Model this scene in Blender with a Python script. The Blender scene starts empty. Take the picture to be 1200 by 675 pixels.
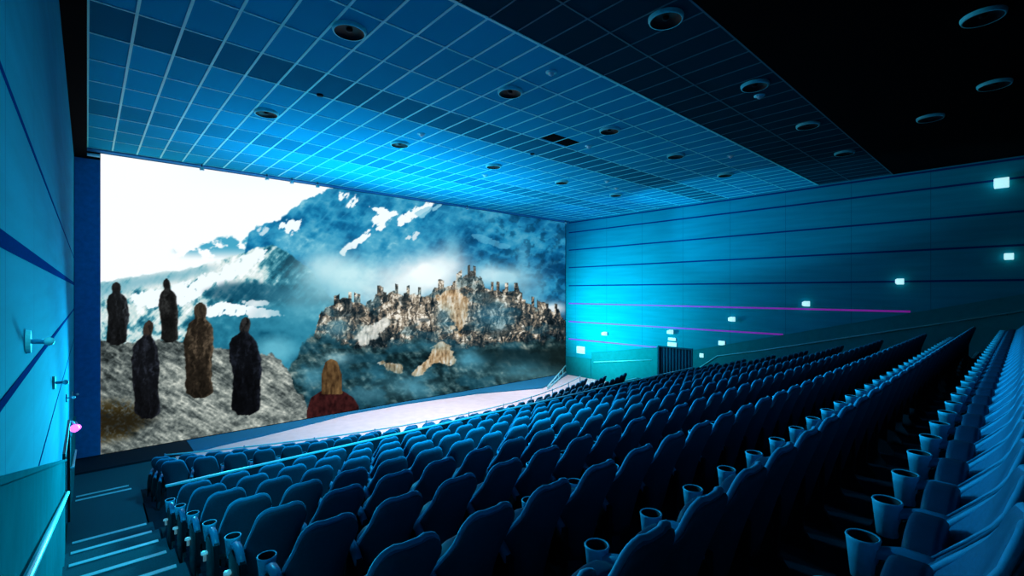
import bpy, bmesh, math, random
import numpy as np
from mathutils import Vector, Matrix

random.seed(7)
S = bpy.context.scene
C = S.collection
PI = math.pi
ZO = 5.3            # eye height above the lowest floor
XL, XR = -0.30, 22.8
YS = 20.0           # screen wall
YB = -3.0           # back wall
ZC = 4.5 + ZO       # ceiling
SCX0, SCX1 = 0.32, 22.72
SCZ0, SCZ1 = -5.21 + ZO, 4.43 + ZO

# ------------------------------------------------------------------ camera
V1, V2, HZ = 1206.0, 102.0, 342.0
F = math.sqrt((V1 - 600) * (600 - V2))
TH = math.atan2(600 - V2, F)
sn, cs = math.sin(TH), math.cos(TH)
cam = bpy.data.cameras.new('camera')
cam.sensor_width = 36.0
cam.lens = 36.0 * F / 1200.0
cam.shift_y = (HZ - 337.5) / 1200.0
cam.clip_start = 0.05
cam.clip_end = 200
co = bpy.data.objects.new('camera', cam)
C.objects.link(co)
co.location = (0, 0, ZO)
co.rotation_euler = (PI / 2, 0, -TH)
S.camera = co


def proj(x, y, z):
    z = z - ZO
    d = x * sn + y * cs
    return 600 + F * (x * cs - y * sn) / d, HZ - F * z / d, d


# ------------------------------------------------------------------ materials
def mat(name, col, rough=0.7, spec=0.3, metal=0.0, noise=0.0, nscale=30.0, bump=0.0, sheen=0.0, emit=None, estr=0.0):
    m = bpy.data.materials.new(name)
    m.use_nodes = True
    nt = m.node_tree
    b = nt.nodes['Principled BSDF']
    b.inputs['Base Color'].default_value = (*col, 1)
    b.inputs['Roughness'].default_value = rough
    b.inputs['Specular IOR Level'].default_value = spec
    b.inputs['Metallic'].default_value = metal
    if sheen:
        b.inputs['Sheen Weight'].default_value = sheen
        b.inputs['Sheen Tint'].default_value = (0.4, 0.75, 1, 1)
    if noise or bump:
        tc = nt.nodes.new('ShaderNodeTexCoord')
        n = nt.nodes.new('ShaderNodeTexNoise')
        n.inputs['Scale'].default_value = nscale
        n.inputs['Detail'].default_value = 4
        nt.links.new(tc.outputs['Object'], n.inputs['Vector'])
        if noise:
            r = nt.nodes.new('ShaderNodeValToRGB')
            r.color_ramp.elements[0].position = 0.3
            r.color_ramp.elements[1].position = 0.7
            r.color_ramp.elements[0].color = (*[c * (1 - noise) for c in col], 1)
            r.color_ramp.elements[1].color = (*[min(1, c * (1 + noise)) for c in col], 1)
            nt.links.new(n.outputs['Fac'], r.inputs['Fac'])
            nt.links.new(r.outputs['Color'], b.inputs['Base Color'])
        if bump:
            bp = nt.nodes.new('ShaderNodeBump')
            bp.inputs['Strength'].default_value = bump
            bp.inputs['Distance'].default_value = 0.01
            nt.links.new(n.outputs['Fac'], bp.inputs['Height'])
            nt.links.new(bp.outputs['Normal'], b.inputs['Normal'])
    if emit:
        b.inputs['Emission Color'].default_value = (*emit, 1)
        b.inputs['Emission Strength'].default_value = estr
    return m


M = {}
M['fabric'] = mat('seat_fabric', (0.010, 0.17, 0.33), 0.75, 0.25, sheen=0.8, noise=0.15, nscale=60, bump=0.15)
M['rim_highlight'] = mat('seat_rim_highlight', (0.05, 0.42, 0.70), 0.6, 0.3, noise=0.1, sheen=0.5)  # pale bead added to the backs, paints their lit rims
M['shell'] = mat('seat_back_fabric', (0.004, 0.085, 0.14), 0.75, 0.25, noise=0.12, nscale=50, bump=0.1)
M['pan'] = mat('seat_pan_dark_shell', (0.005, 0.05, 0.11), 0.55, 0.3, noise=0.08)
M['arm'] = mat('armrest_blue_plastic', (0.02, 0.26, 0.46), 0.38, 0.5, noise=0.05)
M['cup'] = mat('cup_holder_plastic', (0.14, 0.66, 0.92), 0.35, 0.5, noise=0.05)
M['cupin'] = mat('cup_holder_inside', (0.004, 0.012, 0.02), 0.6, 0.2, noise=0.05)
M['dark'] = mat('dark_steel', (0.006, 0.012, 0.02), 0.5, 0.4, noise=0.1)
M['carpet'] = mat('terrace_carpet', (0.003, 0.028, 0.045), 0.95, 0.1, noise=0.3, nscale=90, bump=0.2)
M['aisle'] = mat('aisle_carpet', (0.008, 0.12, 0.155), 0.95, 0.1, noise=0.2, nscale=80, bump=0.2)
M['nosing'] = mat('step_nosing_alloy', (0.15, 0.85, 0.95), 0.45, 0.5, noise=0.05)
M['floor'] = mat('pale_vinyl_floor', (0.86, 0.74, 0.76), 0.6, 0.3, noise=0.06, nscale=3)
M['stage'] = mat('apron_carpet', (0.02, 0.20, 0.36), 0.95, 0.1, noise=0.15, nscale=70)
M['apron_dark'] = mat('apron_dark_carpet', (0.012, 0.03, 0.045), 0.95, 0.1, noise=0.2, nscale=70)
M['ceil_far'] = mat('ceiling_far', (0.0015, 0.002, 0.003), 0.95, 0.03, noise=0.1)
M['bar'] = mat('ceiling_tee_bar', (0.15, 0.95, 1.0), 0.5, 0.4, noise=0.03)
M['bar_dark'] = mat('ceiling_dark_tee_bar', (0.03, 0.16, 0.22), 0.6, 0.3, noise=0.05)
M['black'] = mat('matte_black', (0.003, 0.004, 0.006), 0.9, 0.1, noise=0.1)
M['mask'] = mat('screen_masking_cloth', (0.015, 0.22, 0.52), 0.95, 0.1, noise=0.12, nscale=8)
M['groove'] = mat('wall_groove', (0.002, 0.05, 0.20), 0.95, 0.0, noise=0.1)
M['purple'] = mat('purple_groove_glow', (0.42, 0.05, 0.62), 0.5, 0.4, noise=0.1, emit=(0.36, 0.02, 0.50), estr=0.30)  # glow added so the groove strips show purple under the blue lamps
M['dado'] = mat('dado_teal_laminate', (0.006, 0.27, 0.30), 0.95, 0.0, noise=0.08, nscale=4)
M['rail'] = mat('rail_painted_steel', (0.30, 0.85, 0.95), 0.35, 0.5, noise=0.03)
M['slat'] = mat('door_curtain_cloth', (0.01, 0.06, 0.11), 0.9, 0.15, noise=0.1)
M['ring'] = mat('downlight_chrome_ring', (0.16, 0.85, 1.0), 0.16, 0.9, metal=0.25, noise=0.02)
M['can'] = mat('downlight_black_reflector', (0.002, 0.005, 0.008), 0.45, 0.12, noise=0.05)
M['white'] = mat('white_plastic', (0.80, 0.88, 0.92), 0.5, 0.4, noise=0.03)
M['lamp'] = mat('glowing_white_face', (0.8, 0.95, 1.0), 0.4, 0.4, noise=0.02, emit=(0.50, 0.95, 1.0), estr=0.9)
M['lampdim'] = mat('lit_step_lens', (0.7, 0.95, 1.0), 0.4, 0.4, noise=0.02, emit=(0.35, 0.85, 1.0), estr=0.12)
M['magenta'] = mat('lit_purple_lens', (0.8, 0.2, 1.0), 0.4, 0.4, noise=0.02, emit=(0.8, 0.15, 1.0), estr=2.0)


def wall_mat(name, base, dark, scale_y=2.4):
    """painted acoustic panels: thin vertical seams every few metres and faint streaks"""
    m = bpy.data.materials.new(name)
    m.use_nodes = True
    nt = m.node_tree
    b = nt.nodes['Principled BSDF']
    b.inputs['Roughness'].default_value = 0.95
    b.inputs['Specular IOR Level'].default_value = 0.02
    tc = nt.nodes.new('ShaderNodeTexCoord')
    sp = nt.nodes.new('ShaderNodeSeparateXYZ')
    nt.links.new(tc.outputs['Object'], sp.inputs[0])
    md = nt.nodes.new('ShaderNodeMath'); md.operation = 'FRACT'
    dv = nt.nodes.new('ShaderNodeMath'); dv.operation = 'DIVIDE'
    nt.links.new(sp.outputs['Y'], dv.inputs[0]); dv.inputs[1].default_value = scale_y
    nt.links.new(dv.outputs[0], md.inputs[0])
    lt = nt.nodes.new('ShaderNodeMath'); lt.operation = 'LESS_THAN'; lt.inputs[1].default_value = 0.008
    nt.links.new(md.outputs[0], lt.inputs[0])
    mp = nt.nodes.new('ShaderNodeMapping'); mp.inputs['Scale'].default_value = (1, 0.35, 4)
    nt.links.new(tc.outputs['Object'], mp.inputs[0])
    n = nt.nodes.new('ShaderNodeTexNoise'); n.inputs['Scale'].default_value = 1.5; n.inputs['Detail'].default_value = 5
    nt.links.new(mp.outputs[0], n.inputs['Vector'])
    r = nt.nodes.new('ShaderNodeValToRGB')
    r.color_ramp.elements[0].position = 0.3; r.color_ramp.elements[1].position = 0.7
    r.color_ramp.elements[0].color = (*[c * 0.9 for c in base], 1)
    r.color_ramp.elements[1].color = (*[min(1, c * 1.08) for c in base], 1)
    nt.links.new(n.outputs['Fac'], r.inputs['Fac'])
    mx = nt.nodes.new('ShaderNodeMix'); mx.data_type = 'RGBA'
    nt.links.new(lt.outputs[0], mx.inputs['Factor'])
    nt.links.new(r.outputs['Color'], mx.inputs['A'])
    mx.inputs['B'].default_value = (*dark, 1)
    nt.links.new(mx.outputs['Result'], b.inputs['Base Color'])
    return m


M['wall'] = wall_mat('wall_panels_cyan', (0.004, 0.34, 0.46), (0.003, 0.20, 0.29))
M['wall_l'] = wall_mat('wall_panels_cyan_tall', (0.003, 0.28, 0.42), (0.002, 0.12, 0.22), 1.7)


def ceiling_mat():
    """square-edged tiles; two rows of darker tiles as in the hall, slight tone change from tile to tile"""
    m = bpy.data.materials.new('ceiling_tiles')
    m.use_nodes = True
    nt = m.node_tree
    N, L = nt.nodes, nt.links
    b = N['Principled BSDF']
    b.inputs['Roughness'].default_value = 0.95
    b.inputs['Specular IOR Level'].default_value = 0.02
    tc = N.new('ShaderNodeTexCoord')
    sp = N.new('ShaderNodeSeparateXYZ'); L.new(tc.outputs['Object'], sp.inputs[0])

    def mth(op, a, bb):
        n = N.new('ShaderNodeMath'); n.operation = op
        for i, v in enumerate((a, bb)):
            if v is None: continue
            if isinstance(v, (int, float)): n.inputs[i].default_value = v
            else: L.new(v, n.inputs[i])
        return n.outputs[0]
    tx = mth('FLOOR', mth('DIVIDE', mth('SUBTRACT', sp.outputs['X'], 0.6), 0.612), None)
    ty = mth('FLOOR', mth('DIVIDE', mth('SUBTRACT', sp.outputs['Y'], 5.97), 1.24), None)
    cb = N.new('ShaderNodeCombineXYZ'); L.new(tx, cb.inputs[0]); L.new(ty, cb.inputs[1])
    wn = N.new('ShaderNodeTexWhiteNoise'); wn.noise_dimensions = '3D'; L.new(cb.outputs[0], wn.inputs['Vector'])
    v = mth('ADD', mth('MULTIPLY', wn.outputs['Value'], 0.22), 0.89)
    is3 = mth('COMPARE', ty, 3.0); is7 = mth('COMPARE', ty, 7.0)
    for nd in N:
        if nd.type == 'MATH' and nd.operation == 'COMPARE': nd.inputs[2].default_value = 0.3
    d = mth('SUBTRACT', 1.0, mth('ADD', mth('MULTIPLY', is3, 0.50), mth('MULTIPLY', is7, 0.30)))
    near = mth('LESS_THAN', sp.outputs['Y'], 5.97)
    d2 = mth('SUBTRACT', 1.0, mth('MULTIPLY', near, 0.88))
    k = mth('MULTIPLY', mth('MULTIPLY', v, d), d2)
    vm = N.new('ShaderNodeVectorMath'); vm.operation = 'SCALE'
    vm.inputs[0].default_value = (0.003, 0.36, 0.60)
    L.new(k, vm.inputs['Scale'])
    L.new(vm.outputs[0], b.inputs['Base Color'])
    return m


M['ceiling'] = ceiling_mat()


# ------------------------------------------------------------------ mesh helpers
def box(bm, x0, x1, y0, y1, z0, z1):
    vs = [bm.verts.new((x, y, z)) for z in (z0, z1) for y in (y0, y1) for x in (x0, x1)]
    for f in ((0, 2, 3, 1), (4, 5, 7, 6), (0, 1, 5, 4), (2, 6, 7, 3), (0, 4, 6, 2), (1, 3, 7, 5)):
        bm.faces.new([vs[i] for i in f])
    return vs


def prism(bm, pts, axis, a, b):
    """polygon pts (2-D) extruded along axis from a to b"""
    def P(p, t):
        return {'x': (t, p[0], p[1]), 'y': (p[0], t, p[1]), 'z': (p[0], p[1], t)}[axis]
    A = [bm.verts.new(P(p, a)) for p in pts]
    B = [bm.verts.new(P(p, b)) for p in pts]
    n = len(pts)
    bm.faces.new(A); bm.faces.new(B[::-1])
    for i in range(n):
        bm.faces.new((A[i], B[i], B[(i + 1) % n], A[(i + 1) % n]))


def tube(bm, pts, r, n=8, cap=True):
    pts = [Vector(p) for p in pts]
    rings = []
    for i, p in enumerate(pts):
        t = (pts[min(i + 1, len(pts) - 1)] - pts[max(i - 1, 0)]).normalized()
        u = t.cross(Vector((0, 0, 1)))
        if u.length < 1e-3: u = t.cross(Vector((0, 1, 0)))
        u.normalize(); w = u.cross(t)
        rr = r[i] if isinstance(r, (list, tuple)) else r
        rings.append([bm.verts.new(p + rr * (math.cos(2 * PI * k / n) * u + math.sin(2 * PI * k / n) * w)) for k in range(n)])
    for a, b in zip(rings, rings[1:]):
        for k in range(n):
            bm.faces.new((a[k], a[(k + 1) % n], b[(k + 1) % n], b[k]))
    if cap:
        bm.faces.new(rings[0]); bm.faces.new(rings[-1][::-1])


def lathe(bm, prof, n=20, cx=0, cy=0, cz=0):
    rings = []
    for r, z in prof:
        rings.append([bm.verts.new((cx + r * math.cos(2 * PI * k / n), cy + r * math.sin(2 * PI * k / n), cz + z)) for k in range(n)])
    for a, b in zip(rings, rings[1:]):
        for k in range(n):
            bm.faces.new((a[k], a[(k + 1) % n], b[(k + 1) % n], b[k]))
    return rings


def mesh(name, bm, m, smooth=False):
    bmesh.ops.recalc_face_normals(bm, faces=bm.faces)
    me = bpy.data.meshes.new(name)
    bm.to_mesh(me); bm.free()
    for mm in (m if isinstance(m, (list, tuple)) else [m]):
        me.materials.append(mm)
    if smooth:
        for p in me.polygons: p.use_smooth = True
    return me


def obj(name, bm, m, parent=None, smooth=False):
    me = bm if isinstance(bm, bpy.types.Mesh) else mesh(name, bm, m, smooth)
    o = bpy.data.objects.new(name, me)
    C.objects.link(o)
    if parent is not None: o.parent = parent
    return o


def tag(o, label, cat, group=None, kind=None):
    o['label'] = label; o['category'] = cat
    if group: o['group'] = group
    if kind: o['kind'] = kind
    return o


def struct(name, bm, m, smooth=False):
    o = obj(name, bm, m, None, smooth)
    o['kind'] = 'structure'
    return o


def thing(name, label, cat, loc=(0, 0, 0), group=None, rz=0.0):
    o = bpy.data.objects.new(name, None); C.objects.link(o)
    o.empty_display_size = 0.1
    o.location = loc; o.rotation_euler = (0, 0, rz)
    return tag(o, label, cat, group)


def ordn(n):
    w = ['zeroth', 'first', 'second', 'third', 'fourth', 'fifth', 'sixth', 'seventh', 'eighth', 'ninth', 'tenth', 'eleventh',
         'twelfth', 'thirteenth', 'fourteenth', 'fifteenth', 'sixteenth', 'seventeenth', 'eighteenth', 'nineteenth', 'twentieth']
    if n <= 20: return w[n]
    t = {2: 'twenty', 3: 'thirty'}[n // 10]
    return (t[:-1] + 'ieth') if n % 10 == 0 else t + '-' + w[n % 10]


# ------------------------------------------------------------------ the shell
ROWP, PITCH, NROW, NSEAT = 1.13, 0.57, 9, 34
X0 = 1.02                                       # left edge of the seat rows


def rowF(i): return -1.86 - 0.286 * i + ZO      # tier height of raked row i
def rowY(i): return -0.04 + ROWP * i            # top of the backrest of row i


XSE = X0 + NSEAT * PITCH + 0.12                 # right end of the tiers
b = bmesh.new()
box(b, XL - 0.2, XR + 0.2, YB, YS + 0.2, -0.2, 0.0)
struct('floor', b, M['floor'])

ZA, ZB = -4.79 + ZO, -5.05 + ZO                 # cross aisle / front tiers


def curve_y(x, yc, sag): return yc + sag * ((x - 10.2) / 8.8) ** 2


b = bmesh.new()                                 # raked tiers, one step per row
XT0 = X0 - 0.06
prof = [(YB, 0.0), (10.25, 0.0), (10.25, rowF(8))]
for i in range(8, -1, -1):
    yb = rowY(i) - 0.24
    if i == 8: prof.append((yb, rowF(8)))
    else: prof += [(rowY(i + 1) - 0.24, rowF(i)), (yb, rowF(i))]
prof += [(rowY(0) - 0.24, rowF(-1)), (YB, rowF(-1))]
pp = []
for p in prof:
    if not pp or (abs(p[0] - pp[-1][0]) + abs(p[1] - pp[-1][1])) > 1e-4: pp.append(p)
prism(b, pp, 'x', XT0, XSE)
struct('floor', b, M['carpet'])

b = bmesh.new()                                 # cross aisle and the two curved front tiers
NX = 24
XF0, XF1 = 0.93, 19.45
for (z1, yc, sag) in ((ZA, 11.0 + 0.72, 1.6), (ZB, 11.95 + 0.72, 1.8)):
    y0 = 10.25
    xs = [XF0 + (XF1 - XF0) * k / NX for k in range(NX + 1)]
    lo0 = [b.verts.new((x, y0, 0)) for x in xs]; hi0 = [b.verts.new((x, y0, z1)) for x in xs]
    lo1 = [b.verts.new((x, curve_y(x, yc, sag), 0)) for x in xs]; hi1 = [b.verts.new((x, curve_y(x, yc, sag), z1)) for x in xs]
    for k in range(NX):
        b.faces.new((hi0[k], hi0[k + 1], hi1[k + 1], hi1[k]))
        b.faces.new((hi1[k], hi1[k + 1], lo1[k + 1], lo1[k]))
    for k in (0, NX):
        b.faces.new((lo0[k], hi0[k], hi1[k], lo1[k]))
struct('floor', b, M['carpet'])

b = bmesh.new()                                 # carpet strip under the first curved row
xs = [XF0 + (XF1 - XF0) * k / NX for k in range(NX + 1)]
va = [b.verts.new((x, curve_y(x, 12.60, 1.8), 0.012)) for x in xs]; vb = [b.verts.new((x, curve_y(x, 13.75, 2.05), 0.012)) for x in xs]
for k in range(NX): b.faces.new((va[k], va[k + 1], vb[k + 1], vb[k]))
struct('floor', b, M['carpet'])

# side aisles: stepped floors with bright nosings
NOS = [(11.63 - 1.04 * k, -4.54 + 0.245 * k) for k in range(0, 12)]
for side, (xa, xb) in (('left', (XL, XT0)), ('right', (XSE, XR))):
    b = bmesh.new()
    pr = [(YB, 0.0), (15.70, 0.0), (15.70, -5.02 + ZO), (14.70, -5.02 + ZO), (14.70, ZA), (NOS[0][0], ZA)]
    for k, (y, z) in enumerate(NOS):
        pr.append((y, z + ZO))
        pr.append((NOS[k + 1][0] if k + 1 < len(NOS) else YB, z + ZO))
    prism(b, pr, 'x', xa, xb)
    if side == 'left':      # floor beside the curved block
        pass
    fl = struct('floor', b, M['aisle'])
    x0, x1 = (XL + 0.1, 0.86) if side == 'left' else (XSE + 0.1, XR - 0.12)
    for k, (y, z) in enumerate([(15.70, -5.02), (14.70, -4.79)] + NOS):
        n = bmesh.new()
        xe = x1 - (0.06 if k < 2 else 0)
        box(n, x0, xe, y - 0.075, y + 0.012, z + ZO, z + ZO + 0.008)
        box(n, x0, xe, y + 0.001, y + 0.012, z + ZO - 0.035, z + ZO)
        o = obj('step_nosing', n, M['nosing'], fl)

# front stage apron: low carpeted platform its concave front edge drawn where the light pool ends, darker at the left end
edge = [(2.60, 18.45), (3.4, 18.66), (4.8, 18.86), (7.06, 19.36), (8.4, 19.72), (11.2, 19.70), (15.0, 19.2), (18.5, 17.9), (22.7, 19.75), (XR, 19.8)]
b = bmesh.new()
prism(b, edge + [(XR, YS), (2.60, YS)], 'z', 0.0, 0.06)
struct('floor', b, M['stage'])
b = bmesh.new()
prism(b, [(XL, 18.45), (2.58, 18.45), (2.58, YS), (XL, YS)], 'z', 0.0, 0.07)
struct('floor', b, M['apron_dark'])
b = bmesh.new()
box(b, XL, XF0, 15.71, 15.95, 0.0, 0.01); box(b, XL, 2.1, 15.95, 18.44, 0.0, 0.01)
struct('floor', b, M['aisle'])

# walls
LG = [(1.05, 0.03), (0.25, 0.085), (-0.53, 0.05), (-1.45, 0.02)]
DOOR_L = (10.75, 13.4)
DOOR_R = (11.55, 13.35)
DH = 1.95


def side_wall(name, x, sgn, m, door, zdoor):
    b = bmesh.new()
    d0, d1 = door
    xa, xb = (x - 0.2, x) if sgn < 0 else (x, x + 0.2)
    box(b, xa, xb, YB - 0.2, d0, 0, ZC + 0.2)
    box(b, xa, xb, d1, YS + 0.2, 0, ZC + 0.2)
    box(b, xa, xb, d0, d1, zdoor, ZC + 0.2)
    return struct(name, b, m)


wl = side_wall('wall_left', XL, -1, M['wall_l'], DOOR_L, -2.74 + ZO)
wr = side_wall('wall_right', XR, 1, M['wall'], DOOR_R, -2.96 + ZO)
# horizontal grooves between the wall panels
for z, h in LG:
    b = bmesh.new(); box(b, XL, XL + 0.004, YB, YS, z + ZO - h / 2, z + ZO + h / 2)
    obj('panel_groove', b, M['groove'], wl)
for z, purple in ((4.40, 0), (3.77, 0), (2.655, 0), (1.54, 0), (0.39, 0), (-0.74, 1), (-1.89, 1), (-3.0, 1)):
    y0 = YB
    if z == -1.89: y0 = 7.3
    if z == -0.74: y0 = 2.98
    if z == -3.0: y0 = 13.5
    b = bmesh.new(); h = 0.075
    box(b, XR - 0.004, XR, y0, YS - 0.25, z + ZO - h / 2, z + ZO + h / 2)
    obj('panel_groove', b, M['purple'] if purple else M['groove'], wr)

b = bmesh.new(); box(b, XL - 0.2, XR + 0.2, YS, YS + 0.2, 0, ZC + 0.2)
struct('wall_front', b, M['black'])
b = bmesh.new(); box(b, XL - 0.2, XR + 0.2, YB - 0.2, YB, 0, ZC + 0.2)
struct('wall_back', b, M['black'])

# sloping dado panels with cap and the handrails on both side walls
def zdado(y): return -0.065 - 0.2555 * y + ZO


def zrail(y): return -0.60 - 0.252 * y + ZO


def dado(name, x, sgn, pts):
    """pts = [(y, ztop)...]; the panel runs from the floor of the aisle up to ztop"""
    b = bmesh.new()
    t = 0.035
    xa, xb = sorted((x, x - sgn * t))
    poly = [(pts[0][0], 0.0)] + pts + [(pts[-1][0], 0.0)]
    prism(b, poly, 'x', xa, xb)
    o = struct(name, b, M['dado'])
    c = bmesh.new()
    xa, xb = sorted((x, x - sgn * (t + 0.02)))
    for (p, q) in zip(pts, pts[1:]):
        prism(c, [(p[0], p[1]), (q[0], q[1]), (q[0], q[1] + 0.03), (p[0], p[1] + 0.03)], 'x', xa, xb)
    obj('dado_cap', c, M['dado'], o)
    return o


dado('trim_1', XL, -1, [(YB, zdado(YB)), (10.6, zdado(10.6))])
dado('trim_2', XL, -1, [(13.5, -3.05 + ZO), (YS - 0.02, -3.9 + ZO)])
dado('trim_3', XR, 1, [(YB, zdado(YB)), (11.45, zdado(11.45))])
dado('trim_4', XR, 1, [(13.45, -3.02 + ZO), (17.9, -3.72 + ZO)])
dado('trim_5', XR, 1, [(17.95, -4.12 + ZO), (YS - 0.02, -4.15 + ZO)])

def handrail(label, x, sgn, pts, nb):
    t = thing('handrail', label, 'handrail', (x, pts[0][0], pts[0][1]))
    b = bmesh.new()
    xo = -sgn * 0.075
    loc = [(xo, p[0] - pts[0][0], p[1] - pts[0][1]) for p in pts]
    tube(b, [(-sgn * 0.036, loc[0][1], loc[0][2])] + loc + [(-sgn * 0.036, loc[-1][1], loc[-1][2])], 0.024, 8)
    obj('rail_bar', b, M['rail'], t, True)
    for k in range(nb):
        f = (k + 0.5) / nb
        y = pts[0][0] + f * (pts[-1][0] - pts[0][0])
        for p, q in zip(pts, pts[1:]):
            if p[0] <= y <= q[0]:
                z = p[1] + (q[1] - p[1]) * (y - p[0]) / (q[0] - p[0])
        yy, zz = y - pts[0][0], z - pts[0][1]
        c = bmesh.new()
        tube(c, [(-sgn * 0.035, yy, zz - 0.06), (xo, yy, zz - 0.06), (xo, yy, zz - 0.02)], 0.009, 6)
        obj('bracket', c, M['dark'], t)
    return t


handrail('pale cyan handrail sloping down the left wall beside the aisle steps', XL, -1,
         [(-2.0, zrail(-2.0)), (10.2, zrail(10.2))], 7)
handrail('thin handrail sloping along the right wall above the aisle steps', XR, 1,
         [(-2.0, zrail(-2.0)), (8.2, zrail(8.2)), (10.2, -3.12 + ZO), (11.3, -3.95 + ZO)], 8)
handrail('level handrail on the teal dado between the right exit and the screen', XR, 1,
         [(13.8, -3.70 + ZO), (17.7, -4.25 + ZO)], 4)
handrail('short handrail on left wall beyond the dark exit, near the screen', XL, -1,
         [(13.7, -3.75 + ZO), (17.6, -4.35 + ZO)], 3)

# exit openings
def exit_opening(name, x, sgn, door, ztop, curtain):
    d0, d1 = door
    zf = -4.79 + ZO
    b = bmesh.new()
    D = 0.9
    xa, xb = sorted((x + sgn * 0.02, x + sgn * D))
    # dark lobby behind the opening: back, sides, lintel
    box(b, min(x + sgn * D, x + sgn * (D + 0.05)), max(x + sgn * D, x + sgn * (D + 0.05)), d0, d1, 0, ztop)
    box(b, xa, xb, d0 - 0.05, d0, 0, ztop)
    box(b, xa, xb, d1, d1 + 0.05, 0, ztop)
    box(b, xa, xb, d0 - 0.05, d1 + 0.05, ztop, ztop + 0.05)
    box(b, xa, xb, d0, d1, 0, zf)
    o = struct(name, b, M['black'])
    f = bmesh.new()
    w = 0.07
    fa, fb = sorted((x, x - sgn * 0.04))
    box(f, fa, fb, d0 - w, d0, 0, ztop + w); box(f, fa, fb, d1, d1 + w, 0, ztop + w); box(f, fa, fb, d0, d1, ztop, ztop + w)
    obj('door_frame', f, M['slat'] if curtain else M['dark'], o)
    return o


exit_opening('door_1', XL, -1, DOOR_L, -2.74 + ZO, False)
exit_opening('door_2', XR, 1, DOOR_R, -2.96 + ZO, True)
# pleated curtain in the right exit
t = thing('door_curtain', 'dark blue pleated curtain filling the right exit opening', 'curtain', (XR + 0.10, (DOOR_R[0] + DOOR_R[1]) / 2, ZA))
b = bmesh.new()
n = 90
ys = [DOOR_R[0] + 0.02 + (DOOR_R[1] - DOOR_R[0] - 0.04) * k / n for k in range(n + 1)]
cyc = (DOOR_R[0] + DOOR_R[1]) / 2
lo = [b.verts.new((0.045 * math.sin(k * 2 * PI / 9), y - cyc, 0.02)) for k, y in enumerate(ys)]
hi = [b.verts.new((0.035 * math.sin(k * 2 * PI / 9), y - cyc, -2.98 + ZO - ZA)) for k, y in enumerate(ys)]
for k in range(n): b.faces.new((lo[k], lo[k + 1], hi[k + 1], hi[k]))
me = mesh('curtain_cloth', b, M['slat'], True)
o = obj('curtain_cloth', me, None, t)
o.modifiers.new('thick', 'SOLIDIFY').thickness = 0.006
b = bmesh.new(); tube(b, [(0, DOOR_R[0] - cyc, -2.985 + ZO - ZA), (0, DOOR_R[1] - cyc, -2.985 + ZO - ZA)], 0.018, 8)
obj('curtain_rod', b, M['dark'], t)

# ------------------------------------------------------------------ ceiling
YG = 5.97
b = bmesh.new(); box(b, 0.0, XR + 0.1, 3.48, YS + 0.1, ZC, ZC + 0.15)
ce = struct('ceiling', b, M['ceiling'])
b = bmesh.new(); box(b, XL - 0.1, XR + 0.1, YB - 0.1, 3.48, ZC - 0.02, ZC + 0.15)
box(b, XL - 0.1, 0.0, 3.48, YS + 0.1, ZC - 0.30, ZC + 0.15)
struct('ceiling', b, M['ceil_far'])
b = bmesh.new()
k = 0
while 0.6 + 0.612 * k < XR:
    x = 0.6 + 0.612 * k
    box(b, x - 0.022, x + 0.022, YG, YS - 0.35, ZC - 0.012, ZC + 0.005); k += 1
for k in range(0, 12):
    y = YG + 1.24 * k
    if y > YS - 0.3: break
    h = 0.030 if k in (0, ) else 0.016
    box(b, 0.0, XR, y - h, y + h, ZC - 0.013, ZC + 0.005)
box(b, 0.0, 0.03, YG, YS - 0.35, ZC - 0.012, ZC + 0.005)
obj('ceiling_grid', b, M['bar'], ce)
b = bmesh.new()
k = 0
while 0.6 + 0.612 * k < XR:
    x = 0.6 + 0.612 * k
    box(b, x - 0.014, x + 0.014, 3.5, YG - 0.03, ZC - 0.010, ZC + 0.005); k += 1
for y, h in ((4.88, 0.015), (3.50, 0.02)):
    box(b, 0.0, XR, y - h, y + h, ZC - 0.012, ZC + 0.005)
obj('ceiling_grid', b, M['bar_dark'], ce)
# one missing-tone tile seen beside a downlight
b = bmesh.new(); box(b, 9.80, 10.98, 9.08, 9.60, ZC - 0.006, ZC + 0.004)
o = obj('access_hatch', b, M['ceil_far'], ce)

# soffit strip over the screen
b = bmesh.new(); box(b, 0.0, XR, YS - 0.34, YS - 0.002, ZC - 0.05, ZC + 0.1)
struct('trim_6', b, M['mask'])

# downlights
ring = bmesh.new()
lathe(ring, [(0.240, -0.060), (0.250, -0.068), (0.266, -0.066), (0.280, -0.035), (0.282, 0.0)], 32)
ring_me = mesh('trim_ring', ring, M['bar'], True)
can = bmesh.new()
rr = lathe(can, [(0.246, -0.004), (0.21, 0.03), (0.15, 0.055), (0.06, 0.06)], 32)
can.faces.new(rr[-1])
can_me = mesh('reflector', can, M['can'], True)
lens = bmesh.new()
rr = lathe(lens, [(0.055, 0.058), (0.05, 0.03), (0.03, 0.016), (0.005, 0.012)], 16)
lens.faces.new(rr[-1])
lens_me = mesh('bulb', lens, M['can'], True)
cols = [3.33, 7.03, 10.74, 14.37, 18.1]
DL = [(x, y) for y in (12.83, 7.82, 4.0) for x in cols]
DL += [(10.75, 0.5), (14.45, 0.5), (16.0, 1.7)]
rown = {12.83: 'row by the screen', 7.82: 'middle row', 4.0: 'nearest row'}
nth = {}
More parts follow.
